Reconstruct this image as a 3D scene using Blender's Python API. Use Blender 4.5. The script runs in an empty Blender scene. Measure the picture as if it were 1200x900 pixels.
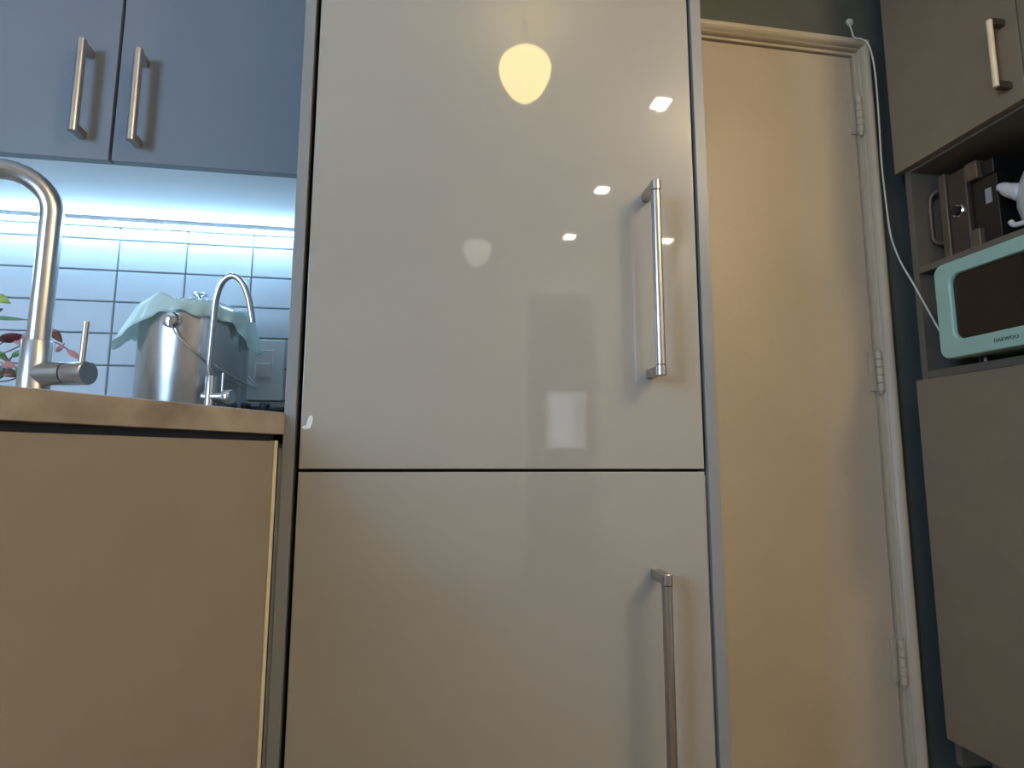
import bpy, bmesh, math, random
from mathutils import Vector, Matrix
random.seed(4)
sc = bpy.context.scene
COL = sc.collection
PI = math.pi

# ------------------------------------------------------------------ camera
CAM = Vector((0, 0, 0.85)); FPX = 676.1
RT = Vector((0.98790, -0.15510, 0.00286)); UPV = Vector((-0.02238, -0.12452, 0.99197))
FW = Vector((0.15321, 0.98005, 0.12653))
FW.normalize(); RT = (RT - FW * RT.dot(FW)).normalized(); UPV = RT.cross(FW)
cd = bpy.data.cameras.new('camera'); cam = bpy.data.objects.new('camera', cd); COL.objects.link(cam)
cd.sensor_fit = 'HORIZONTAL'; cd.sensor_width = 36; cd.lens = FPX / 1200 * 36; cd.clip_start = .02
M = Matrix((RT, UPV, -FW)).transposed().to_4x4(); M.translation = CAM
cam.matrix_world = M
sc.camera = cam

# ------------------------------------------------------------------ world, light, exposure
EXPOSURE = 0.02
LED_STRENGTH = 120.0
GLOBE_STRENGTH = 14.5
DIM_GLOBE_STRENGTH = 2.2
DOWNLIGHT_STRENGTH = 90.0
BEAM_WATTS = 22.0
ADDED_GLOBE_STRENGTH = 118.0
DAY_WATTS = 51.0
REAR_WATTS = 1.6
WORLD_STRENGTH = 1.2
w = bpy.data.worlds.new('world'); sc.world = w; w.use_nodes = True
w.node_tree.nodes['Background'].inputs[0].default_value = (.78, .88, 1, 1)
w.node_tree.nodes['Background'].inputs[1].default_value = WORLD_STRENGTH
sc.view_settings.view_transform = 'Standard'; sc.view_settings.look = 'None'
sc.view_settings.exposure = EXPOSURE; sc.view_settings.gamma = 1; sc.view_settings.use_curve_mapping = False


def area(name, loc, target, sx, sy, power, col):
    l = bpy.data.lights.new(name, 'AREA'); l.shape = 'RECTANGLE'; l.size = sx; l.size_y = sy
    l.energy = power; l.color = col
    o = bpy.data.objects.new(name, l); COL.objects.link(o); o.location = loc
    o.rotation_euler = (Vector(target) - Vector(loc)).to_track_quat('-Z', 'Y').to_euler()
    return o


# daylight entering through the two windows of the room behind the camera
area('window_daylight', (-1.80, -.9, 1.46), (0.2, .6, .9), .7, .9, DAY_WATTS, (.42, .66, 1))
area('rear_window_daylight', (1.78, -5.35, 1.32), (1.5, 0, 1.0),   .5, .7, REAR_WATTS, (.8, .9, 1))


# ------------------------------------------------------------------ materials
def mat(name, col, rough=.5, metal=0, coat=0, ior=1.5, noise=0, nscale=30, bump=0, bscale=200, emit=None, es=0, spec=None, trans=0, alpha=1, stretch=None, col2=None, coat_rough=.03):
    m = bpy.data.materials.new(name); m.use_nodes = True; nt = m.node_tree
    b = nt.nodes['Principled BSDF']
    b.inputs['Base Color'].default_value = (*col, 1); b.inputs['Roughness'].default_value = rough
    b.inputs['Metallic'].default_value = metal; b.inputs['IOR'].default_value = ior
    b.inputs['Coat Weight'].default_value = coat; b.inputs['Coat Roughness'].default_value = coat_rough
    if spec is not None: b.inputs['Specular IOR Level'].default_value = spec
    if trans: b.inputs['Transmission Weight'].default_value = trans
    if alpha < 1: b.inputs['Alpha'].default_value = alpha
    if emit: b.inputs['Emission Color'].default_value = (*emit, 1); b.inputs['Emission Strength'].default_value = es
    if noise or bump:
        tc = nt.nodes.new('ShaderNodeTexCoord'); mp = nt.nodes.new('ShaderNodeMapping')
        nt.links.new(tc.outputs['Object'], mp.inputs[0])
        if stretch: mp.inputs['Scale'].default_value = stretch
    if noise:
        n = nt.nodes.new('ShaderNodeTexNoise'); n.inputs['Scale'].default_value = nscale; n.inputs['Detail'].default_value = 6
        nt.links.new(mp.outputs[0], n.inputs['Vector'])
        r = nt.nodes.new('ShaderNodeValToRGB'); r.color_ramp.elements[0].position = .3; r.color_ramp.elements[1].position = .7
        c2 = col2 or tuple(c * (1 - noise) for c in col)
        r.color_ramp.elements[0].color = (*c2, 1); r.color_ramp.elements[1].color = (*col, 1)
        nt.links.new(n.outputs[0], r.inputs[0]); nt.links.new(r.outputs[0], b.inputs['Base Color'])
    if bump:
        n2 = nt.nodes.new('ShaderNodeTexNoise'); n2.inputs['Scale'].default_value = bscale; n2.inputs['Detail'].default_value = 3
        nt.links.new(mp.outputs[0], n2.inputs['Vector'])
        bp = nt.nodes.new('ShaderNodeBump'); bp.inputs['Strength'].default_value = bump; bp.inputs['Distance'].default_value = .002
        nt.links.new(n2.outputs[0], bp.inputs['Height']); nt.links.new(bp.outputs[0], b.inputs['Normal'])
    return m


GLOSS = mat('gloss_greige_laminate', (.335, .305, .255), .3, coat=1, noise=.05, nscale=3)
GLOSS.node_tree.nodes['Principled BSDF'].inputs['Coat IOR'].default_value = 1.55
GLOSS.node_tree.nodes['Principled BSDF'].inputs['Specular IOR Level'].default_value = .2
STRIP = mat('grey_edge_laminate', (.225, .225, .215), .35, noise=.06, nscale=8)
WALLCAB = mat('blue_cast_greige_laminate', (.180, .192, .210), .5, spec=.3, coat=0, noise=.05, nscale=6, coat_rough=.25)  # greige with the blue cast of the daylight put into its colour
BASEPAN = mat('brown_greige_panel', (.285, .245, .20), .38, noise=.08, nscale=10)
DARKCAB = mat('taupe_laminate', (.25, .19, .125), .42, noise=.10, nscale=14)
CARCASS = mat('taupe_carcass_board', (.165, .135, .10), .55, noise=.08, nscale=10)
WHITECARC = mat('white_melamine', (.78, .80, .82), .4, noise=.03, nscale=6)
CREAM = mat('cream_edging', (.75, .66, .46), .5, noise=.08, nscale=40)
BLACK = mat('black_gasket', (.012, .012, .014), .6)
SHADEGAP = mat('painted_shade_gap', (.03, .035, .055), .5, noise=.2, nscale=20)
STEEL = mat('brushed_steel', (.60, .58, .56), .26, metal=1, noise=.12, nscale=60, stretch=(8, 8, .6))
STEELW = mat('satin_nickel', (.56, .52, .47), .3, metal=1, noise=.1, nscale=60)
CHROME = mat('polished_chrome', (.8, .8, .8), .08, metal=1)
LAMPLIT_METAL = mat('lamplit_satin_metal', (.95, .76, .48), .35, metal=.1, noise=.08, nscale=80)  # cream-gold base colour stands in for the warm lamp reflected in the handle
PAINT = mat('beige_gloss_paint', (.53, .455, .345), .42, noise=.07, nscale=5, bump=.25, bscale=60)
TEAL = mat('dark_teal_wall_paint', (.095, .102, .088), .6, noise=.12, nscale=9, bump=.2)
CREAMWALL = mat('warm_white_wall_paint', (.66, .63, .58), .7, noise=.05, nscale=3)
CEIL = mat('white_ceiling_paint', (.78, .76, .72), .8, noise=.03, nscale=3)
FLOORM = mat('brown_wood_floor', (.17, .11, .065), .45, noise=.5, nscale=6, stretch=(1, 8, 1))
TILE = mat('glossy_white_tile', (.47, .50, .53), .5, noise=.04, nscale=4, bump=.12, bscale=14)
GROUT = mat('grey_grout', (.40, .44, .47), .8, noise=.1, nscale=60)
MARBLE = mat('cream_marble_effect', (.40, .355, .30), .35, noise=.35, nscale=16, col2=(.19, .155, .12))
GREENBAG = mat('mint_film', (.80, .98, .90), .35, noise=.08, nscale=25, alpha=.66)
MINT = mat('mint_enamel', (.36, .56, .46), .33, coat=.3, noise=.04, nscale=10)
WINDOWBLK = mat('dark_oven_glass', (.012, .010, .009), .12, noise=.1)
DARKLOGO = mat('dark_print', (.05, .06, .055), .5)
APPL = mat('dark_brown_metal', (.085, .062, .048), .4, metal=.3, noise=.15, nscale=30)
APPL2 = mat('bronze_brown_metal', (.17, .125, .09), .38, metal=.4, noise=.12, nscale=30)
APPBLK = mat('black_plastic', (.012, .011, .010), .3)
WHITECER = mat('white_ceramic', (.74, .70, .68), .28, coat=.3, noise=.03)
WHITEPL = mat('white_plastic', (.70, .72, .72), .35)
CABLE = mat('white_cable_sheath', (.66, .66, .58), .45)
LED = mat('cool_white_diode', (.9, .95, 1), .4, emit=(.42, .72, 1), es=LED_STRENGTH)
GLOBE = mat('lit_opal_glass', (.9, .85, .7), .3, emit=(1, .74, .28), es=GLOBE_STRENGTH)
ADDED_GLOBE = mat('added_globe_glass', (.9, .85, .7), .3, emit=(1, .80, .52), es=ADDED_GLOBE_STRENGTH)
GLOBE2 = mat('dim_opal_glass', (.9, .88, .84), .3, emit=(1, .92, .82), es=DIM_GLOBE_STRENGTH)
DOWN = mat('downlight_lens', (.9, .9, .9), .3, emit=(1, .91, .76), es=DOWNLIGHT_STRENGTH)
GLASS = mat('window_glass', (.95, .97, 1), .02, trans=1, ior=1.45)
LEAFR = mat('dark_red_leaf', (.17, .035, .05), .4, noise=.4, nscale=60)
LEAFP = mat('pink_leaf', (.55, .22, .22), .4, noise=.3, nscale=60)
LEAFG = mat('green_leaf', (.12, .26, .09), .4, noise=.4, nscale=60)
LEAFY = mat('yellow_green_leaf', (.40, .55, .16), .4, noise=.3, nscale=60)
LEAFB = mat('brown_red_leaf', (.16, .07, .05), .4, noise=.4, nscale=60)
STEM = mat('plant_stem', (.20, .16, .09), .5)
TERRA = mat('grey_pot', (.35, .35, .36), .6, noise=.1)
NAVY = mat('navy_plinth', (.016, .022, .045), .5, noise=.15)
RUBBER = mat('cast_iron', (.015, .015, .017), .5, noise=.2)
FABRIC = mat('brown_sofa_fabric', (.20, .14, .09), .9, noise=.2, nscale=40)


# ------------------------------------------------------------------ mesh helpers
def obj(name, bm, m, parent=None, smooth=False, bevel=0, kind=None, label=None, segs=2):
    bmesh.ops.recalc_face_normals(bm, faces=bm.faces)
    me = bpy.data.meshes.new(name); bm.to_mesh(me); bm.free()
    me.materials.append(m)
    if smooth:
        for p in me.polygons: p.use_smooth = True
    o = bpy.data.objects.new(name, me); COL.objects.link(o)
    if parent is not None:
        o.parent = parent
        o.matrix_parent_inverse = parent_world(parent).inverted()
    if bevel:
        b = o.modifiers.new('bevel', 'BEVEL'); b.width = bevel; b.segments = segs; b.limit_method = 'ANGLE'
        b.angle_limit = math.radians(40)
        if not smooth:
            for p in me.polygons: p.use_smooth = True
            b.harden_normals = True
    if kind: o['kind'] = kind
    if label: o['label'] = label
    return o


def parent_world(p):            # every child keeps its parent's inverse, so its basis is its world matrix
    return p.matrix_basis.copy()


def tag(o, label, cat, group=None):
    o['label'] = label; o['category'] = cat
    if group: o['group'] = group
    return o


def thing(name, label, cat, loc, group=None):
    o = bpy.data.objects.new(name, None); COL.objects.link(o); o.location = loc; o.empty_display_size = .05
    return tag(o, label, cat, group)


def box(bm, x0, x1, y0, y1, z0, z1):
    v = [bm.verts.new((x, y, z)) for x in (x0, x1) for y in (y0, y1) for z in (z0, z1)]
    for f in ((0, 1, 3, 2), (4, 6, 7, 5), (0, 4, 5, 1), (2, 3, 7, 6), (0, 2, 6, 4), (1, 5, 7, 3)):
        bm.faces.new([v[i] for i in f])
    return bm


def B(*a):
    return box(bmesh.new(), *a)


def prism(poly, z0, z1, bm=None):
    bm = bm or bmesh.new()
    a = [bm.verts.new((x, y, z0)) for x, y in poly]; b = [bm.verts.new((x, y, z1)) for x, y in poly]
    bm.faces.new(a); bm.faces.new(b[::-1]); n = len(poly)
    for i in range(n): bm.faces.new((a[i], a[(i + 1) % n], b[(i + 1) % n], b[i]))
    return bm


def prism_x(poly, x0, x1, bm=None):   # polygon in (y, z), extruded along x
    bm = bm or bmesh.new()
    a = [bm.verts.new((x0, y, z)) for y, z in poly]; b = [bm.verts.new((x1, y, z)) for y, z in poly]
    bm.faces.new(a); bm.faces.new(b[::-1]); n = len(poly)
    for i in range(n): bm.faces.new((a[i], a[(i + 1) % n], b[(i + 1) % n], b[i]))
    return bm


def spline(pts, n=8):
    pts = [Vector(p) for p in pts]; out = []
    P = [pts[0] * 2 - pts[1]] + pts + [pts[-1] * 2 - pts[-2]]
    for i in range(1, len(P) - 2):
        p0, p1, p2, p3 = P[i - 1:i + 3]
        for k in range(n):
            t = k / n
            out.append(.5 * ((2 * p1) + (p2 - p0) * t + (2 * p0 - 5 * p1 + 4 * p2 - p3) * t * t + (3 * p1 - p0 - 3 * p2 + p3) * t ** 3))
    out.append(pts[-1]); return out


def tube(bm, pts, r, seg=12, caps=True):
    pts = [Vector(p) for p in pts]
    rr = r if isinstance(r, (list, tuple)) else [r] * len(pts)
    t0 = (pts[1] - pts[0]).normalized()
    nrm = t0.orthogonal().normalized(); rings = []
    for i, p in enumerate(pts):
        t = (pts[min(i + 1, len(pts) - 1)] - pts[max(i - 1, 0)]).normalized()
        nrm = (nrm - t * nrm.dot(t)).normalized(); bn = t.cross(nrm)
        rings.append([bm.verts.new(p + (nrm * math.cos(a) + bn * math.sin(a)) * rr[i]) for a in [2 * PI * k / seg for k in range(seg)]])
    for a, b in zip(rings, rings[1:]):
        for k in range(seg): bm.faces.new((a[k], a[(k + 1) % seg], b[(k + 1) % seg], b[k]))
    if caps: bm.faces.new(rings[0][::-1]); bm.faces.new(rings[-1])
    return bm


def T(pts, r, seg=16): return tube(bmesh.new(), pts, r, seg)


def lathe(prof, c=(0, 0, 0), seg=48, bm=None, axis='z'):
    bm = bm or bmesh.new(); rings = []
    for r, h in prof:
        ring = []
        for k in range(seg):
            a = 2 * PI * k / seg
            x, y = max(r, 1e-4) * math.cos(a), max(r, 1e-4) * math.sin(a)
            if axis == 'z': p = (c[0] + x, c[1] + y, c[2] + h)
            elif axis == 'x': p = (c[0] + h, c[1] + x, c[2] + y)
            else: p = (c[0] + x, c[1] + h, c[2] + y)
            ring.append(bm.verts.new(p))
        rings.append(ring)
    for a, b in zip(rings, rings[1:]):
        for k in range(seg): bm.faces.new((a[k], a[(k + 1) % seg], b[(k + 1) % seg], b[k]))
    bm.faces.new(rings[0][::-1]); bm.faces.new(rings[-1])
    return bm


def hard(o, ang=35):
    me = o.data
    bm = bmesh.new(); bm.from_mesh(me)
    for e in bm.edges:
        if len(e.link_faces) == 2 and e.calc_face_angle(0) > math.radians(ang): e.smooth = False
    for f in bm.faces: f.smooth = True
    bm.to_mesh(me); bm.free(); return o


def struct(name, bm, m, **k):
    return obj(name, bm, m, kind='structure', **k)


def rrect(x0, x1, z0, z1, r, n=6):     # rounded rectangle outline as (a, b) pairs
    out = []
    for cx, cz, a0 in ((x1 - r, z1 - r, 0), (x0 + r, z1 - r, 90), (x0 + r, z0 + r, 180), (x1 - r, z0 + r, 270)):
        for k in range(n + 1):
            a = math.radians(a0 + 90 * k / n); out.append((cx + r * math.cos(a), cz + r * math.sin(a)))
    return out


# ------------------------------------------------------------------ the setting
WALLY, DWALL = 1.45, 1.32
struct('floor', B(-2.0, 2.6, -5.6, 1.6, -.05, 0), FLOORM)
struct('ceiling', B(-2.0, 2.6, -5.6, 1.6, 2.4, 2.45), CEIL)
wb = struct('wall_back', B(-2.0, .45, WALLY + .004, 1.6, 0, 2.4), GROUT)
# wall with the door: left hidden part, lintel, right part
bm = B(.451, .70, DWALL, 1.6, 0, 2.4); box(bm, .70, 1.175, DWALL, 1.6, 1.979, 2.4); box(bm, 1.175, 2.6, DWALL, 1.6, 0, 2.4)
struct('wall_door', bm, TEAL)
struct('wall_right', B(1.83, 1.9, -2.5, DWALL - .001, 0, 2.4), CREAMWALL)
bm = B(-2.0, -1.9, -2.5, -1.5, 0, 2.4); box(bm, -2.0, -1.9, -.3, 1.45, 0, 2.4)
box(bm, -2.0, -1.9, -1.5, -.3, 0, .9); box(bm, -2.0, -1.9, -1.5, -.3, 2.1, 2.4)
struct('wall_left', bm, CREAMWALL)
bm = B(-1.9, .76, -2.62, -2.5, 0, 2.4); box(bm, .76, 1.30, -2.62, -2.5, 2.08, 2.4); box(bm, 1.30, 1.9, -2.62, -2.5, 0, 2.4)
struct('wall_rear', bm, CREAMWALL)
bm = B(-1.9, 1.60, -5.6, -5.45, 0, 2.4); box(bm, 1.60, 1.96, -5.6, -5.45, 0, .96); box(bm, 1.60, 1.96, -5.6, -5.45, 1.66, 2.4)
box(bm, 1.96, 2.6, -5.6, -5.45, 0, 2.4); box(bm, -2.0, -1.9, -5.6, -2.62, 0, 2.4); box(bm, 2.5, 2.6, -5.45, -2.62, 0, 2.4); box(bm, 1.9, 2.5, -2.62, -2.5, 0, 2.4)
struct('wall_far', bm, CREAMWALL)
for i, (x0, x1) in enumerate(((.69, .76), (1.30, 1.37))):
    struct('trim_%d' % (i + 4), B(x0, x1, -2.5, -2.48, 0, 2.15), WHITEPL)
struct('trim_6', B(.76, 1.30, -2.5, -2.48, 2.08, 2.15), WHITEPL)
# windows behind the camera
wf = bmesh.new(); box(wf, -1.96, -1.92, -1.5, -1.45, .9, 2.1); box(wf, -1.96, -1.92, -.35, -.3, .9, 2.1)
box(wf, -1.96, -1.92, -1.45, -.35, .9, .95); box(wf, -1.96, -1.92, -1.45, -.35, 2.05, 2.1)
w1 = struct('window_1', wf, WHITEPL); obj('pane', B(-1.945, -1.94, -1.45, -.35, .95, 2.05), GLASS, w1)
wf = bmesh.new(); box(wf, 1.60, 1.63, -5.56, -5.52, .96, 1.66); box(wf, 1.93, 1.96, -5.56, -5.52, .96, 1.66)
box(wf, 1.63, 1.93, -5.56, -5.52, .96, .99); box(wf, 1.63, 1.93, -5.56, -5.52, 1.05, 1.07); box(wf, 1.63, 1.93, -5.56, -5.52, 1.63, 1.66)
w2 = struct('window_2', wf, WHITEPL); obj('pane', B(1.63, 1.93, -5.545, -5.54, .99, 1.63), GLASS, w2)

# white wall tiles, stacked bond
TH, TW, GAP = .0755, .150, .0017
X0 = -.7190; Z0 = 1.3605


def tile_mesh(wd, ht):
    bm = bmesh.new(); d = .008; e = .0020
    a = [bm.verts.new(p) for p in ((0, 0, 0), (wd, 0, 0), (wd, 0, ht), (0, 0, ht))]
    b = [bm.verts.new(p) for p in ((0, -d * .55, 0), (wd, -d * .55, 0), (wd, -d * .55, ht), (0, -d * .55, ht))]
    c = [bm.verts.new(p) for p in ((e, -d, e), (wd - e, -d, e), (wd - e, -d, ht - e), (e, -d, ht - e))]
    for s, t in ((a, b), (b, c)):
        for i in range(4): bm.faces.new((s[i], s[(i + 1) % 4], t[(i + 1) % 4], t[i]))
    bm.faces.new(c)
    return bm


tcache = {}
for r in range(-1, 6):
    z1 = Z0 - r * TH - GAP / 2; z0 = z1 - TH + GAP
    if r == -1: z0 = Z0 + GAP / 2; z1 = 1.397
    z0 = max(z0, .914)
    if z1 - z0 < .01: continue
    for c in range(-7, 4):
        x0 = X0 + c * TW + GAP / 2; x1 = min(x0 + TW - GAP, -.192)
        if x1 - x0 < .01: continue
        key = (round(x1 - x0, 4), round(z1 - z0, 4))
        if key in tcache:
            o = bpy.data.objects.new('tile', tcache[key]); COL.objects.link(o); o.parent = wb
        else:
            o = obj('tile', tile_mesh(*key), TILE, wb); tcache[key] = o.data
        o.location = (x0, WALLY + .004, z0)

# painted door with its frame
d1 = struct('door_1', B(.705, 1.166, DWALL + .006, DWALL + .046, .01, 1.966), PAINT, bevel=.003)


def hinge_mesh():
    bm = bmesh.new()
    for k in range(5):
        h = .0208; lathe([(.0072, .0004), (.0086, .0020), (.0086, h - .0020), (.0072, h - .0004)], (0, 0, k * h), 16, bm)
    lathe([(.003, -.008), (.006, -.003), (.006, .001)], (0, 0, 0), 16, bm); lathe([(.006, .0), (.006, .003), (.003, .005)], (0, 0, .104), 16, bm)
    return bm


for z in (1.785, 1.074, .360):
    h = hard(obj('hinge', hinge_mesh(), PAINT, d1)); h.location = (1.1680, DWALL - .0088, z - .052)
    obj('hinge_leaf', B(1.146, 1.1690, DWALL + .0015, DWALL + .0065, z - .050, z + .050), PAINT, h)
# architrave profiles: ogee moulding, swept as prisms
PROF = [(0, 0), (0, .010), (.003, .013), (.007, .010), (.011, .015), (.018, .020), (.025, .023), (.029, .021), (.0315, .016), (.0315, 0)]
bmv = bmesh.new()
a = [bmv.verts.new((1.1755 + u, DWALL - v, 0)) for u, v in PROF]; b = [bmv.verts.new((1.1755 + u, DWALL - v, 1.976 + u)) for u, v in PROF]
for i in range(len(PROF) - 1): bmv.faces.new((a[i], a[i + 1], b[i + 1], b[i]))
bmv.faces.new(a); bmv.faces.new(b)
tv = hard(struct('trim_1', bmv, PAINT), 60)
bmv = bmesh.new()
a = [bmv.verts.new((.655, DWALL - v, 1.976 + u)) for u, v in PROF]; b = [bmv.verts.new((1.1755 + u, DWALL - v, 1.976 + u)) for u, v in PROF]
for i in range(len(PROF) - 1): bmv.faces.new((a[i], a[i + 1], b[i + 1], b[i]))
bmv.faces.new(a); bmv.faces.new(b)
hard(struct('trim_2', bmv, PAINT), 60)
struct('trim_3', B(1.1675, 1.1755, DWALL - .001, DWALL + .10, 0, 1.976), PAINT)
struct('trim_7', B(.70, 1.1674, DWALL - .001, DWALL + .10, 1.9675, 1.976), PAINT)
struct('trim_8', B(.70, 1.1674, DWALL + .05, DWALL + .10, 1.93, 1.9674), PAINT)

# ------------------------------------------------------------------ fridge freezer in its housing
FY = .83
fr = thing('fridge_freezer', 'tall built-in fridge freezer with two glossy greige doors and long bar handles', 'fridge freezer', (.13, 1.12, 0))
obj('body', B(-.166, .427, FY + .024, 1.42, .02, 2.14), BLACK, fr)


def bar_handle(parent, x, y0, z0, z1, r, post, m, mp, square=False):
    """bar on two posts standing off a face at y0 towards -y"""
    yb = y0 - post
    h = hard(obj('handle', tube(bmesh.new(), [(x, yb, z0), (x, yb, z1)], r, 24), m, parent))
    for z, s in ((z0, 1), (z1, -1)):
        obj('mount', B(x - r * .72, x + r * .72, yb, y0 - .0004, min(z + s * .002, z + s * .017), max(z + s * .002, z + s * .017)), mp, h, bevel=.001)
        hard(obj('end_cap', lathe([(r * 1.02, -.0), (r * 1.06, .0012), (r * 1.06, .0145), (r * .98, .0155)], (x, yb, z if s > 0 else z - .0155), 24), m, h))
    return h


def gap_panel(x0, x1, z0, z1): return B(x0, x1, FY, FY + .019, z0, z1)


fd = obj('fridge_door', gap_panel(-.1645, .4262, .8336, 2.14), GLOSS, fr, bevel=.0012)
zd = obj('freezer_door', gap_panel(-.1645, .4262, .12, .8296), GLOSS, fr, bevel=.0012)
obj('side_panel', B(-.1865, -.1710, FY - .002, WALLY - .006, 0, 2.4 - .001), STRIP, fr, bevel=.001)
obj('filler_strip', B(-.1915, -.1868, FY + .001, FY + .03, 0, .862), STRIP, fr)
obj('side_panel', B(.4315, .4500, FY - .002, DWALL - .002, 0, 2.4 - .001), STRIP, fr, bevel=.001)
white_mark = [(-.1630, .8910), (-.1605, .8925), (-.1570, .8935), (-.1560, .8990), (-.1535, .9060), (-.1500, .9075), (-.1485, .9030), (-.1495, .8950), (-.1520, .8890), (-.1600, .8880)]
bm = bmesh.new(); fa = [bm.verts.new((x, FY - .0001, z)) for x, z in white_mark]; bb = [bm.verts.new((x, FY - .0006, z)) for x, z in white_mark]
bm.faces.new(bb)
for i in range(len(white_mark)): bm.faces.new((fa[i], fa[(i + 1) % len(white_mark)], bb[(i + 1) % len(white_mark)], bb[i]))
obj('white_mark', bm, WHITEPL, fd, label='small white patch')  # thin white patch near the left edge of the fridge door
obj('top_panel', B(-.1690, .4310, FY, FY + .019, 2.144, 2.399), STRIP, fr)
obj('gasket', B(.4272, .4300, FY + .004, FY + .02, .12, .824), STEELW, fr)
obj('plinth', B(-.1690, .4310, FY + .05, FY + .07, 0, .115), STRIP, fr)
# thing > part > sub-part only: the handle pieces of the long bars are joined


def long_handle(parent, x, z0, z1):
    r = .0072; yb = FY - .042; bm = bmesh.new()
    tube(bm, [(x, yb, z0 + .0165), (x, yb, z1 - .0165)], r, 24)
    for z in (z0, z1 - .0155): lathe([(r, 0), (r * 1.1, .001), (r * 1.1, .0145), (r, .0155)], (x, yb, z), 24, bm)
    box(bm, x - .0058, x + .0058, yb, FY - .0003, z0 + .001, z0 + .0145); box(bm, x - .0058, x + .0058, yb, FY - .0003, z1 - .0145, z1 - .001)
    return hard(obj('handle', bm, STEELW, parent))


# ------------------------------------------------------------------ helper to read a point on a plane from picture coordinates
def ray(u, v): return FW + RT * ((u - 600) / FPX) - UPV * ((v - 450) / FPX)
def atY(u, v, Y): d = ray(u, v); return CAM + d * ((Y - CAM.y) / d.y)
def atX(u, v, X): d = ray(u, v); return CAM + d * ((X - CAM.x) / d.x)


long_handle(fd, .3430, .9690, 1.2680)
long_handle(zd, .3420, .3500, .6900)

# ------------------------------------------------------------------ wall cabinet, left
CY = 1.12
wc = thing('wall_cabinet', 'greige two-door wall cabinet above the lit tiles, left of the fridge', 'wall cabinet', (-.56, 1.28, 1.40))
bm = bmesh.new(); box(bm, -.935, -.190, CY + .024, WALLY - .008, 1.402, 1.418); box(bm, -.935, -.917, CY + .024, WALLY - .008, 1.418, 2.12)
box(bm, -.208, -.190, CY + .024, WALLY - .008, 1.418, 2.12); box(bm, -.917, -.208, WALLY - .02, WALLY - .008, 1.418, 2.12); box(bm, -.917, -.208, CY + .024, WALLY - .02, 2.102, 2.12)
obj('carcass', bm, WHITECARC, wc)


def d_handle(parent, x, z0, z1, yb, yf, m, r=.0062):
    bm = bmesh.new()
    tube(bm, [(x, yb, z0), (x, yb, z1)], r, 20)
    box(bm, x - r * .8, x + r * .8, yb, yf - .0003, z0 + .002, z0 + .016); box(bm, x - r * .8, x + r * .8, yb, yf - .0003, z1 - .016, z1 - .002)
    return hard(obj('handle', bm, m, parent))


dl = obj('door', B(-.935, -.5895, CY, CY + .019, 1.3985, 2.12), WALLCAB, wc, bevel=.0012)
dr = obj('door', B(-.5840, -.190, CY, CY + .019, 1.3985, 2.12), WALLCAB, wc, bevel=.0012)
d_handle(dl, -.6360, 1.434, 1.6150, 1.090, CY, STEELW, .0078)
d_handle(dr, -.5390, 1.425, 1.6070, 1.090, CY, STEELW, .0078)
c3 = thing('wall_cabinet', 'second greige wall cabinet continuing the row at the far left', 'wall cabinet', (-1.3, 1.28, 1.40))
obj('carcass', B(-1.68, -.94, CY + .024, WALLY - .008, 1.402, 2.12), WHITECARC, c3)
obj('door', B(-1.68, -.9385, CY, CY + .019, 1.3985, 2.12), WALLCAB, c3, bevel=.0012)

# LED strip on the underside, against the wall
ls = thing('light_strip', 'glowing cool white LED strip along the top of the tiles', 'light strip', (-.6, 1.425, 1.40))
obj('tape', B(-1.65, -.195, 1.4105, 1.4200, 1.3925, 1.4012), WHITEPL, ls)
bm = bmesh.new(); x = -1.64
while x < -.20:
    bmesh.ops.create_uvsphere(bm, u_segments=8, v_segments=5, radius=.0047, matrix=Matrix.Translation((x, 1.4150, 1.3880)))
    x += .0170
obj('diodes', bm, LED, ls, smooth=True, kind='stuff')
obj('rail', B(-1.65, -.195, 1.4300, 1.4405, 1.3890, 1.4012), WHITEPL, ls)

# ------------------------------------------------------------------ worktop and base cabinet (angled front)
A = Vector((-.1845, .829)); D = Vector((-.170, -.284)).normalized(); N = Vector((D.y, -D.x))
if N.dot(Vector((1, 0))) < 0: N = -N           # N points out of the front, to the room
Bp = A + D * 1.30
ZT = .91
wt = obj('worktop', prism([(A.x, .8270), (Bp.x, Bp.y), (-1.85, Bp.y), (-1.85, WALLY - .012), (-.1885, WALLY - .012), (-.1885, .8272)], ZT - .030, ZT), MARBLE, bevel=.0025)
tag(wt, 'cream marble-effect worktop with a square front edge beside the fridge', 'worktop')
bc = thing('base_cabinet', 'brown-greige base cabinet with a plain panel front under the worktop', 'base cabinet', (-.6, .9, 0))


def off(p, d, n): return (p + D * d - N * n)


def slab(d0, d1, n0, n1, z0, z1):
    ps = [off(A, d0, n0), off(A, d1, n0), off(A, d1, n1), off(A, d0, n1)]
    return prism([(p.x, p.y) for p in ps], z0, z1)


obj('shade_strip', slab(.004, 1.28, .016, .060, .862, .8795), SHADEGAP, bc)  # dark strip standing in for the shade under the worktop overhang
obj('panel', slab(.0105, 1.28, .008, .026, .10, .871), BASEPAN, bc, bevel=.001)
obj('edging', slab(.0042, .0100, .007, .026, .10, .872), CREAM, bc)
i0 = off(A, .03, .06); i1 = off(A, 1.28, .06)
obj('carcass', prism([(-.195, .93), (i0.x - .02, i0.y + .02), (i1.x, i1.y), (-1.80, i1.y), (-1.80, 1.40), (-.195, 1.40)], .10, .861), WHITECARC, bc)
obj('plinth', slab(.03, 1.25, .07, .085, 0, .10), NAVY, bc)

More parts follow.
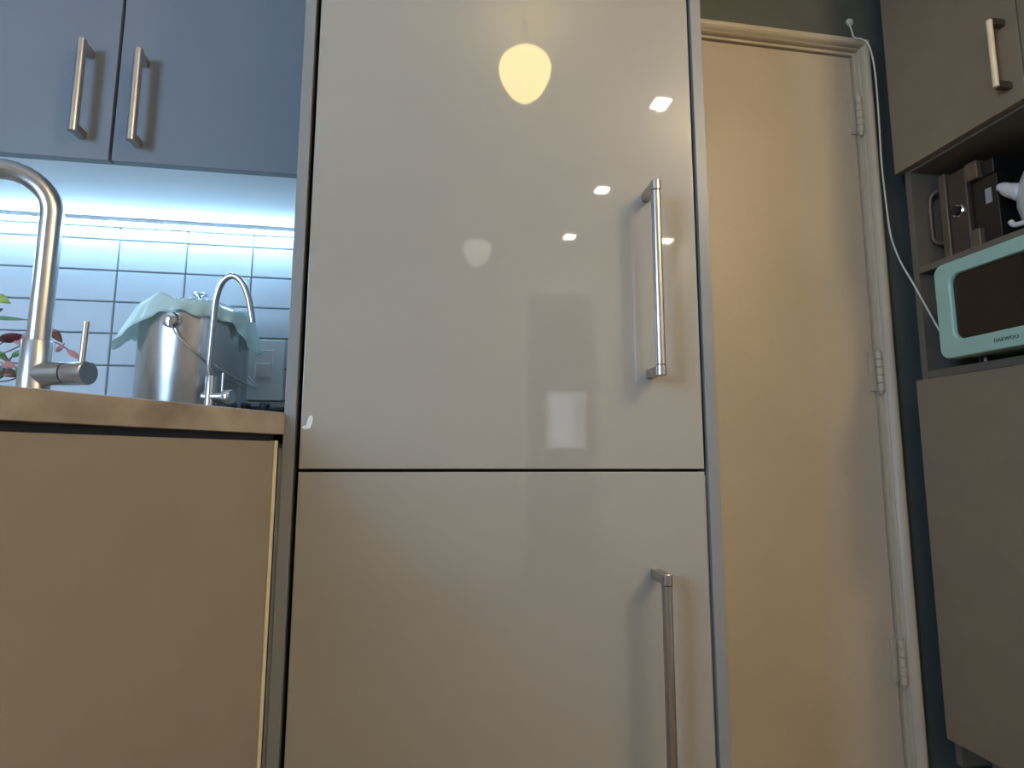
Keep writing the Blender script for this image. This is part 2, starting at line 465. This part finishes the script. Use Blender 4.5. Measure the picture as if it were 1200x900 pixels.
# ------------------------------------------------------------------ tall sink tap (left)
S1 = .87
def atS(u, v, s): return CAM + ray(u, v) * s
tp = thing('kitchen_tap', 'large brushed steel swan-neck kitchen tap at left edge, beside the plant', 'tap', (-.576, .962, ZT))
bx, by = -.5755, .9580
body = obj('body', lathe([(.027, 0), (.027, .004), (.0205, .006), (.0205, .1105), (.0195, .1120)], (bx, by, ZT + .0005), 40), STEEL, tp); hard(body)
top = Vector((bx, by, ZT + .112))
dirS = Vector((-.94, -.34, 0)).normalized()
R = .060; pts = [top, top + Vector((0, 0, .05)), top + Vector((0, 0, .10)), top + Vector((0, 0, .150)), top + Vector((0, 0, .200))]
cz = pts[-1]
for k in range(1, 17):
    a = PI * k / 16; pts.append(cz + dirS * (R - R * math.cos(a)) + Vector((0, 0, R * math.sin(a))))
pts.append(pts[-1] - Vector((0, 0, .03)))
hard(obj('spout', T(pts, .0152, 24), STEEL, tp), 50)
ba = Vector((bx, by, .9725)); bd = Vector((.96, -.28, 0)).normalized()
bar = obj('mixer_barrel', tube(bmesh.new(), [ba + bd * .005, ba + bd * .054], .0178, 32), STEEL, tp); hard(bar)
cap = hard(obj('lever_cap', tube(bmesh.new(), [ba + bd * .0555, ba + bd * .057, ba + bd * .0885, ba + bd * .090], [.0170, .0180, .0180, .0165], 32), STEEL, tp))
lv = ba + bd * .077
hard(obj('lever', T([lv + Vector((0, 0, .015)), lv + Vector((.001, 0, .078))], .0040, 16), STEELW, cap))

# ------------------------------------------------------------------ small filter tap
S2 = 1.06
f0 = atS(246, 472, S2); fb = Vector((f0.x, f0.y, ZT))
ft = thing('filter_tap', 'slim chrome swan-neck filter tap in front of the steel bucket', 'tap', fb)
hard(obj('body', lathe([(.016, 0), (.016, .003), (.0105, .005), (.0105, .085), (.0095, .087)], (fb.x, fb.y, ZT + .0005), 28), STEEL, ft))
pp = [(fb.x, fb.y, ZT + .08)] + [atS(u, v, S2) for u, v in ((245.5, 432), (248, 400), (250.5, 375), (252.5, 355), (257, 338), (263, 328), (271, 323.5), (279, 326), (286, 335), (291, 349), (294, 364), (296, 378))]
pp = [Vector(p) for p in pp]
hard(obj('spout', T(spline(pp, 4), .0055, 16), STEEL, ft), 50)
b0 = Vector((fb.x, fb.y, atS(246, 465, S2).z)); hd = Vector((.97, -.22, 0)).normalized()
hard(obj('valve', T([b0 - hd * .013, b0 + hd * .026], .0095, 24), STEEL, ft))
vk = hard(obj('knob', tube(bmesh.new(), [b0 + hd * .0265, b0 + hd * .028, b0 + hd * .040, b0 + hd * .0415], [.0125, .0135, .0135, .0125], 28), CHROME, ft))
hard(obj('lever', T([b0 + hd * .022 + Vector((0, 0, .009)), b0 + hd * .022 + Vector((0, 0, .044))], .0026, 12), STEEL, ft))

# ------------------------------------------------------------------ steel bucket with mint liner
bcx, bcy = -.4745, 1.285; BR = .1035; RZ = 1.137
bk = thing('compost_bucket', 'lidded stainless steel bucket with mint green bag liner and wire bail', 'bucket', (bcx, bcy, ZT))
pb = [(BR - .006, 0), (BR - .002, .002), (BR, .006), (BR, RZ - ZT - .004), (BR + .0022, RZ - ZT - .003), (BR + .0022, RZ - ZT), (BR - .002, RZ - ZT), (BR - .002, .004)]
bd_ = hard(obj('body', lathe(pb, (bcx, bcy, ZT + .0005), 72), STEEL, bk))
ld = obj('lid', lathe([(BR - .004, .003), (BR - .002, .008), (BR - .012, .016), (BR * .7, .026), (BR * .45, .033), (.02, .037), (0, .038)], (bcx, bcy, RZ), 64), CHROME, bk, smooth=True)
kb = hard(obj('knob', lathe([(.005, 0), (.004, .010), (.005, .012), (.0145, .0155), (.016, .018), (.013, .0205), (0, .0215)], (bcx + .0035, bcy - .006, RZ + .036), 32), CHROME, ld))
bm = bmesh.new()
for k in range(36):
    a = 2 * PI * k / 36; rr = .052
    tube(bm, [(bcx + rr * .82 * math.cos(a), bcy + rr * .82 * math.sin(a), RZ + .0335), (bcx + rr * 1.25 * math.cos(a + .12), bcy + rr * 1.25 * math.sin(a + .12), RZ + .030)], .0024, 6)
obj('vent_ring', bm, WHITEPL, ld, kind='stuff')
toC = math.atan2(-bcy, -bcx)         # direction towards the camera


def cyl(th, r, z): return Vector((bcx + r * math.cos(toC + th), bcy + r * math.sin(toC + th), z))


# bosses, and wire bail hanging on the right hand side
ths = math.radians(-25)
bs0 = None
for s, th in ((0, -25), (1, 155)):
    th = math.radians(th)
    bs = obj('boss', tube(bmesh.new(), [cyl(th, BR - .001, 1.112), cyl(th, BR + .006, 1.112), cyl(th, BR + .0105, 1.112), cyl(th, BR + .013, 1.112)], [.0155, .0155, .013, .006], 24), CHROME, bd_, smooth=False)
    hard(bs)
wire = []
for k in range(33):
    t = k / 32; th = math.radians(-25 + 180 * t)
    wire.append(cyl(th, BR + .008 + .012 * math.sin(PI * t), 1.112 - .012 - .105 * math.sin(PI * t) ** .9))
wire = [cyl(math.radians(-25), BR + .010, 1.112)] + wire[1:-1] + [cyl(math.radians(155), BR + .010, 1.112)]
obj('bail', T(wire, .0022, 8), STEELW, bd_, smooth=True)
# liner: skirt over the rim, flaring at both sides
bm = bmesh.new(); NT, NR = 120, 9; rows = []
rnd = [random.uniform(-1, 1) for _ in range(400)]


def wob(a, f, s): return math.sin(a * f + s) * .6 + math.sin(a * f * 2.3 + s * 1.7) * .4


for i in range(NT):
    a = 2 * PI * i / NT
    th = (a + PI) % (2 * PI) - PI       # 0 is towards the camera, positive to the picture's right
    lft = math.exp(-((th + 1.55) / .55) ** 2); rgt = math.exp(-((th - 1.25) / .6) ** 2); back = .35 if abs(th) > 2 else 0
    drop = .010 + .062 * lft + .062 * rgt + .03 * back + .006 * wob(a, 7, 1)
    flare = .003 + .030 * lft + .012 * rgt + .004 * wob(a, 9, 2) * (.3 + lft + rgt)
    up = .010 + .007 * wob(a, 5, 3) + .020 * math.exp(-((th + .75) / .3) ** 2) + .010 * math.exp(-((th - .15) / .3) ** 2)
    cols = []
    for j in range(NR):
        t = j / (NR - 1)
        if t < .25:   r_ = BR - .006 + .0095 * t / .25; z = RZ + up * t / .25
        elif t < .4:  q = (t - .25) / .15; r_ = BR + .0035 + .0035 * q; z = RZ + up
        else:
            q = (t - .4) / .6; r_ = BR + .007 + flare * q + .0025 * math.sin(a * 23 + q * 2) * q; z = RZ + up - (drop + up) * q
        cols.append(bm.verts.new(cyl(th, r_, z)))
    rows.append(cols)
for i in range(NT):
    for j in range(NR - 1): bm.faces.new((rows[i][j], rows[(i + 1) % NT][j], rows[(i + 1) % NT][j + 1], rows[i][j + 1]))
bg = obj('liner', bm, GREENBAG, bk, smooth=True)
sm = bg.modifiers.new('thick', 'SOLIDIFY'); sm.thickness = .0006

# ------------------------------------------------------------------ switch plate and hob supports
sp = thing('wall_switch', 'tall white cooker switch plate on the tiles beside the fridge', 'switch', (-.370, 1.440, 1.05))
obj('plate', prism([(0, 0)] * 0 or [(-.4150, 1.4405), (-.3300, 1.4405), (-.3300, 1.4330), (-.4150, 1.4330)], .983, 1.129), WHITEPL, sp, bevel=.002)
obj('surround', B(-.3945, -.3540, 1.4305, 1.4332, 1.0330, 1.1030), WHITECER, sp, bevel=.001)
obj('rocker', B(-.3920, -.3600, 1.4265, 1.4306, 1.0380, 1.0700), WHITECER, sp, bevel=.001)
hb = thing('pan_support', 'black iron hob pan support poking above the worktop by the fridge', 'pan support', (-.30, 1.20, ZT))
for (x0, y0) in ((-.335, 1.17), (-.300, 1.17), (-.245, 1.17), (-.335, 1.28), (-.245, 1.28)):
    obj('foot', lathe([(.007, 0), (.009, .004), (.006, .012), (.006, .028), (.009, .032), (.010, .038), (.007, .042), (0, .043)], (x0, y0, ZT + .0005), 14), RUBBER, hb, smooth=True)
for (p0, p1) in (((-.335, 1.17), (-.245, 1.17)), ((-.335, 1.28), (-.245, 1.28)), ((-.335, 1.17), (-.335, 1.28)), ((-.245, 1.17), (-.245, 1.28)), ((-.335, 1.225), (-.245, 1.225))):
    obj('bar', T([(*p0, ZT + .033), (*p1, ZT + .033)], .0035, 8), RUBBER, hb, smooth=True)

# ------------------------------------------------------------------ plant behind the big tap
SP = 1.06
pot = Vector((-.800, 1.060, ZT))
pl = thing('potted_plant', 'leafy plant with dark red, pink and green leaves behind the large tap', 'plant', pot)
hard(obj('pot', lathe([(.034, 0), (.038, .003), (.045, .050), (.048, .053), (.048, .062), (.043, .062), (.041, .054), (.0, .053)], (pot.x, pot.y, ZT + .0005), 32), TERRA, pl))


def leaf(p0, p1, wd, m, nrm=None, curl=.15):
    p0, p1 = Vector(p0), Vector(p1); ax = p1 - p0; L = ax.length; view = (CAM - p0).normalized()
    side = ax.cross(view).normalized(); up = side.cross(ax).normalized()
    side = (side * .93 + up * .36).normalized(); bm = bmesh.new(); n = 10; rows = []
    for i in range(n + 1):
        t = i / n; w_ = wd * .5 * math.sin(PI * t ** .8) ** .85 if 0 < t < 1 else .0004
        c = p0 + ax * t + up * (curl * L * math.sin(PI * t))
        rows.append([bm.verts.new(c - side * w_ + up * w_ * .25), bm.verts.new(c), bm.verts.new(c + side * w_ + up * w_ * .25)])
    for a_, b_ in zip(rows, rows[1:]):
        for k in range(2): bm.faces.new((a_[k], a_[k + 1], b_[k + 1], b_[k]))
    o = obj('leaf', bm, m, pl, smooth=True)
    s = o.modifiers.new('thick', 'SOLIDIFY'); s.thickness = .0008
    return o


def q(u, v, s=SP): return atS(u, v, s)


crown = pot + Vector((0, 0, .054))
LV = [((-6, 347), (13, 356), .020, LEAFY), ((-8, 372), (34, 375), .008, LEAFG), ((-2, 372), (-22, 350), .018, LEAFG), ((27, 392), (-1, 399), .020, LEAFR), ((26, 393), (46, 396), .018, LEAFP),
      ((60, 386), (73, 402), .017, LEAFB), ((79, 410), (97, 423), .011, LEAFP), ((63, 392), (56, 380), .010, LEAFP), ((2, 434), (24, 442), .020, LEAFB), ((3, 425), (20, 431), .015, LEAFP), ((14, 418), (30, 408), .010, LEAFG),
      ((-4, 412), (10, 424), .014, LEAFG), ((20, 430), (26, 446), .012, LEAFG), ((18, 398), (30, 406), .012, LEAFP), ((-4, 428), (-24, 420), .022, LEAFR), ((-12, 400), (-30, 390), .022, LEAFG), ((-2, 444), (5, 430), .012, LEAFG), ((66, 412), (76, 402), .009, LEAFP), ((-4, 364), (4, 362), .010, LEAFR)]
for (a_, b_, wd, m) in LV: leaf(q(*a_), q(*b_), wd, m)
for pth in (((-20, 440), (-14, 400), (-8, 372), (-6, 350)), ((-20, 440), (-8, 408), (12, 397), (27, 393)), ((-20, 440), (4, 414), (30, 402), (48, 397), (60, 388)), ((-20, 440), (10, 446), (26, 430), (50, 404), (62, 401), (74, 406), (92, 418)), ((-20, 440), (-8, 432), (4, 434)), ((-20, 440), (-4, 418), (12, 424), (20, 432)), ((-20, 440), (0, 430), (14, 418), (24, 411))):
    ps = [crown + Vector((random.uniform(-.01, .01), random.uniform(-.01, .01), 0))] + [q(*p) for p in pth[1:]]
    obj('stem', T(spline(ps, 5), .0013, 6), STEM, pl, smooth=True)

# ------------------------------------------------------------------ tall unit on the right
UX = 1.22                     # outer face of its doors
UF, UN = 1.262, .640          # far and near ends
tu = thing('tall_cabinet', 'dark taupe tall unit with an open niche between upper and lower doors', 'tall cabinet', (1.52, .95, 0))
obj('side_panel', B(UX + .021, 1.80, UF - .020, UF - .003, .15, 2.3), CARCASS, tu)
obj('side_panel', B(UX + .021, 1.80, UN, UN + .018, .15, 2.3), CARCASS, tu)
obj('back_panel', B(1.79, 1.80, UN + .018, UF - .020, .15, 2.3), CARCASS, tu)
obj('shelf', B(UX + .021, 1.789, UN + .0185, UF - .0205, 1.3160, 1.3320), CARCASS, tu)
obj('shelf', B(UX + .021, 1.789, UN + .0185, UF - .0205, 1.0480, 1.0660), CARCASS, tu)
obj('shelf', B(UX + .021, 1.789, UN + .0185, UF - .0205, 1.588, 1.606), CARCASS, tu)
YM = .930
u1 = obj('upper_door', B(UX, UX + .019, YM + .0015, UF + .006, 1.5935, 2.3), DARKCAB, tu, bevel=.001)
obj('upper_door', B(UX, UX + .019, UN, YM - .0015, 1.5935, 2.3), DARKCAB, tu, bevel=.001)
obj('lower_door', B(UX, UX + .019, UN, UF - .004, .2060, 1.0440), DARKCAB, tu, bevel=.001)
obj('plinth', B(UX + .055, UX + .073, UN, UF - .06, 0, .2), CARCASS, tu)
obj('plinth_side', B(UX + .074, 1.80, UF - .08, UF - .06, 0, .149), NAVY, tu)
bm = bmesh.new(); hx = UX - .034; hy = .9600; r = .0058
tube(bm, [(hx, hy, 1.6310), (hx, hy, 1.7850)], r, 20)
hh = hard(obj('handle', bm, LAMPLIT_METAL, u1, label='satin metal bar handle with warm lamp reflection in its colour'))
for z in (1.6290, 1.7740): obj('mount', B(hx + r * .5, UX - .0003, hy - .006, hy + .006, z, z + .014), APPL, u1)


# ------------------------------------------------------------------ microwave
MX = 1.182
mw = thing('microwave', 'mint green microwave with rounded corners and dark door in the niche', 'microwave', (1.36, .93, 1.0665))
MY1, MY0, MZ0, MZ1 = 1.147, .690, 1.0760, 1.2970
obj('case', prism_x(rrect(MY0 + .008, MY1 - .008, MZ0 + .004, MZ1 - .004, .02), MX + .035, MX + .36), MINT, mw, bevel=.002)


def ring_prism(outer, inner, x0, x1):
    bm = bmesh.new(); n = len(outer)
    f = lambda ps, x: [bm.verts.new((x, a, b)) for a, b in ps]
    o0, o1, i0_, i1_ = f(outer, x0), f(outer, x1), f(inner, x0), f(inner, x1)
    for k in range(n):
        l = (k + 1) % n
        bm.faces.new((o0[k], o0[l], i0_[l], i0_[k])); bm.faces.new((o1[k], i1_[k], i1_[l], o1[l]))
        bm.faces.new((o0[k], o1[k], o1[l], o0[l])); bm.faces.new((i0_[k], i0_[l], i1_[l], i1_[k]))
    return bm


DI0 = .840
fo = rrect(MY0, MY1, MZ0, MZ1, .022, 8); fi = rrect(DI0, MY1 - .040, MZ0 + .040, MZ1 - .032, .022, 8)
dm = obj('door_frame', ring_prism(fo, fi, MX, MX + .034), MINT, mw, bevel=.006, segs=4)
obj('door_window', prism_x(rrect(DI0 - .004, MY1 - .036, MZ0 + .036, MZ1 - .028, .024, 8), MX + .010, MX + .03), WINDOWBLK, mw)
for z in (1.23, 1.14):
    hard(obj('dial', lathe([(.02, 0), (.02, -.012), (.016, -.016), (0, -.016)], (MX, .76, z), 28, axis='x'), CHROME, mw))
for y in (1.10, .74):
    for x in (1.25, 1.48): obj('foot', lathe([(.012, 0), (.012, .012)], (x, y, 1.0665), 14), APPBLK, mw)
tc = bpy.data.curves.new('maker_lettering', 'FONT'); tc.body = 'DAEWOO'; tc.size = .0106; tc.extrude = .0004; tc.align_x = 'CENTER'; tc.align_y = 'CENTER'; tc.space_character = 1.1
to = bpy.data.objects.new('maker_lettering', tc); COL.objects.link(to)
to.matrix_world = Matrix.Translation((MX - .0006, .9920, 1.1000 - .0045)) @ Matrix(((0, 0, -1, 0), (-1, 0, 0, 0), (0, 1, 0, 0), (0, 0, 0, 1)))
bpy.context.view_layer.update()
dg = bpy.context.evaluated_depsgraph_get()
me = bpy.data.meshes.new_from_object(to.evaluated_get(dg)); me.materials.clear(); me.materials.append(DARKLOGO)
mo = bpy.data.objects.new('lettering', me); mo.matrix_world = to.matrix_world.copy(); COL.objects.link(mo)
bpy.data.objects.remove(to)
mo.parent = mw; mo.matrix_parent_inverse = parent_world(mw).inverted(); mo['label'] = 'small dark maker lettering'

# ------------------------------------------------------------------ press grill standing on its side (upper niche)
SZ = 1.3325
AX = 1.285
gr = thing('sandwich_press', 'dark brown countertop grill with loop handle and chrome dial on upper shelf', 'grill', (1.38, 1.15, SZ))
GT = 1.553
obj('lid_plate', B(AX - .004, AX + .24, 1.186, 1.206, SZ + .004, GT + .008), APPL2, gr, bevel=.003)
bdg = obj('body', B(AX, AX + .25, 1.135, 1.185, SZ + .0005, GT), APPL, gr, bevel=.004)
obj('end_block', B(AX - .002, AX + .20, 1.104, 1.1345, 1.5100, GT + .002), APPL2, gr, bevel=.003)
obj('end_block', B(AX - .002, AX + .20, 1.112, 1.1345, SZ + .0005, 1.3900), APPL2, gr, bevel=.003)
obj('glass_panel', B(AX + .012, AX + .23, 1.072, 1.1340, SZ + .0005, 1.5095), APPBLK, gr, bevel=.003)
obj('top_housing', B(AX + .010, AX + .20, 1.074, 1.1035, 1.5100, GT - .006), APPBLK, gr, bevel=.003)
obj('display', B(AX + .010, AX + .0125, 1.0860, 1.1000, 1.4420, 1.4780), TERRA, gr, label='small grey label')
dlp = hard(obj('dial_ring', lathe([(.0165, 0), (.0165, -.004), (.0140, -.006), (.0125, -.0055), (.0125, -.001)], (AX, 1.1600, 1.4510), 32, axis='x'), CHROME, gr))
hard(obj('dial', lathe([(.0120, -.001), (.0110, -.012), (.0, -.013)], (AX, 1.1600, 1.4510), 28, axis='x'), APPBLK, dlp))
lp = [(AX + .01, 1.206, 1.528), (AX + .006, 1.222, 1.530), (AX, 1.2330, 1.516), (AX, 1.2370, 1.48), (AX, 1.2370, 1.43), (AX, 1.2350, 1.405), (AX + .006, 1.222, 1.392), (AX + .01, 1.206, 1.392)]
obj('loop_handle', T(spline(lp, 5), .0050, 12), APPL2, gr, smooth=True)

# ------------------------------------------------------------------ white jug
jx, jy = 1.350, .982
jg = thing('teapot', 'white rounded pot with a short pointed spout on the upper shelf', 'teapot', (jx, jy, SZ))
obj('body', lathe([(.045, 0), (.050, .004), (.066, .03), (.075, .075), (.072, .115), (.058, .150), (.040, .172), (.036, .180), (.0, .181)], (jx, jy, SZ + .0005), 48), WHITECER, jg, smooth=True)
sp_ = [(jx - .045, jy + .045, SZ + .105), (jx - .052, jy + .066, SZ + .120), (jx - .056, jy + .075, SZ + .130), (jx - .060, jy + .084, SZ + .134)]
obj('spout', tube(bmesh.new(), spline(sp_, 4), [.020 - .0125 * k / 12 for k in range(13)], 16), WHITECER, jg, smooth=True)
obj('foot', T(spline([(jx - .048, jy + .030, SZ + .034), (jx - .050, jy + .062, SZ + .036), (jx - .050, jy + .072, SZ + .048)], 4), .006, 12), WHITECER, jg, smooth=True)
obj('lid', lathe([(.038, .0), (.036, .006), (.020, .012), (.008, .014), (.011, .022), (.0, .028)], (jx, jy, SZ + .1815), 32), WHITECER, jg, smooth=True)

# ------------------------------------------------------------------ cable and its wall hook
hk = atY(995, 27, DWALL)
ck = hard(obj('cable_hook', lathe([(.0105, 0), (.0105, -.004), (.006, -.006), (.004, -.010), (.0, -.010)], (hk.x, DWALL - .0002, hk.z), 24, axis='y'), CABLE))
tag(ck, 'small round white cable hook on the dark wall above the door corner', 'hook')
cp = [atY(995, 27, 1.309), atY(998, 36, 1.305), atY(1001, 44, 1.292), atY(1010, 46, 1.288), atY(1017, 51, 1.285), atY(1022, 65, 1.285), atY(1026, 90, 1.286), atY(1030, 140, 1.288), atY(1033, 190, 1.288), atY(1038, 235, 1.286), atY(1043, 272, 1.275),
      atX(1049, 292, 1.212), atX(1057, 310, 1.208), atX(1070, 332, 1.208), atX(1084, 357, 1.215), atX(1098, 382, 1.222), atX(1106, 396, 1.232)]
cb = obj('power_cable', T(spline(cp, 6), .0022, 8), CABLE, smooth=True)
tag(cb, 'thin white cable hanging from the hook down behind the microwave', 'cable')

# ------------------------------------------------------------------ lamps seen mirrored in the fridge doors, plus one added unseen globe
EGG = [(.0, .072), (.040, .069), (.068, .058), (.086, .040), (.093, .018), (.089, -.010), (.076, -.044), (.055, -.078), (.030, -.100), (.0, -.107)]


def globe(x, y, label, m):
    g = thing('ceiling_lamp', label, 'lamp', (x, y, 2.2), 'opal ceiling lamps')
    obj('shade', lathe(EGG[::-1], (x, y, 2.2), 48), m, g, smooth=True)
    obj('stem', T([(x, y, 2.27), (x, y, 2.399)], .010, 12), WHITEPL, g)


globe(.333, -.194, 'lit opal glass ceiling lamp mirrored large near the top of fridge door', GLOBE)
globe(.335, -1.991, 'dim opal glass ceiling lamp mirrored small in the middle of fridge door', GLOBE2)
globe(1.45, -.60, 'added unseen opal globe near the right hand tall cabinet, for warm light', ADDED_GLOBE)  # added out of view and out of the mirror, throws warm light from the right
for (x, y, lb) in ((1.008, -.572, 'square downlight whose reflection is highest beside the right fridge edge'), (1.008, -1.412, 'square downlight, second from top among the reflections'), (1.002, -2.141, 'square downlight mirrored lowest left of the fridge handle'),
                   (1.71, -2.10, 'square downlight mirrored just right of the fridge handle')):
    g = thing('downlight', lb, 'downlight', (x, y, 2.399), 'square downlights')
    obj('lens', B(x - .034, x + .034, y - .034, y + .034, 2.394, 2.3965), DOWN, g)
    bm = bmesh.new(); box(bm, x - .045, x + .045, y - .045, y + .045, 2.397, 2.3995)
    obj('frame', bm, WHITEPL, g)
    sl = bpy.data.lights.new('downlight_beam', 'SPOT'); sl.energy = BEAM_WATTS; sl.color = (1, .86, .68); sl.spot_size = math.radians(125); sl.spot_blend = 1; sl.shadow_soft_size = .028
    so = bpy.data.objects.new('downlight_beam', sl); COL.objects.link(so); so.location = (x, y, 2.3915)
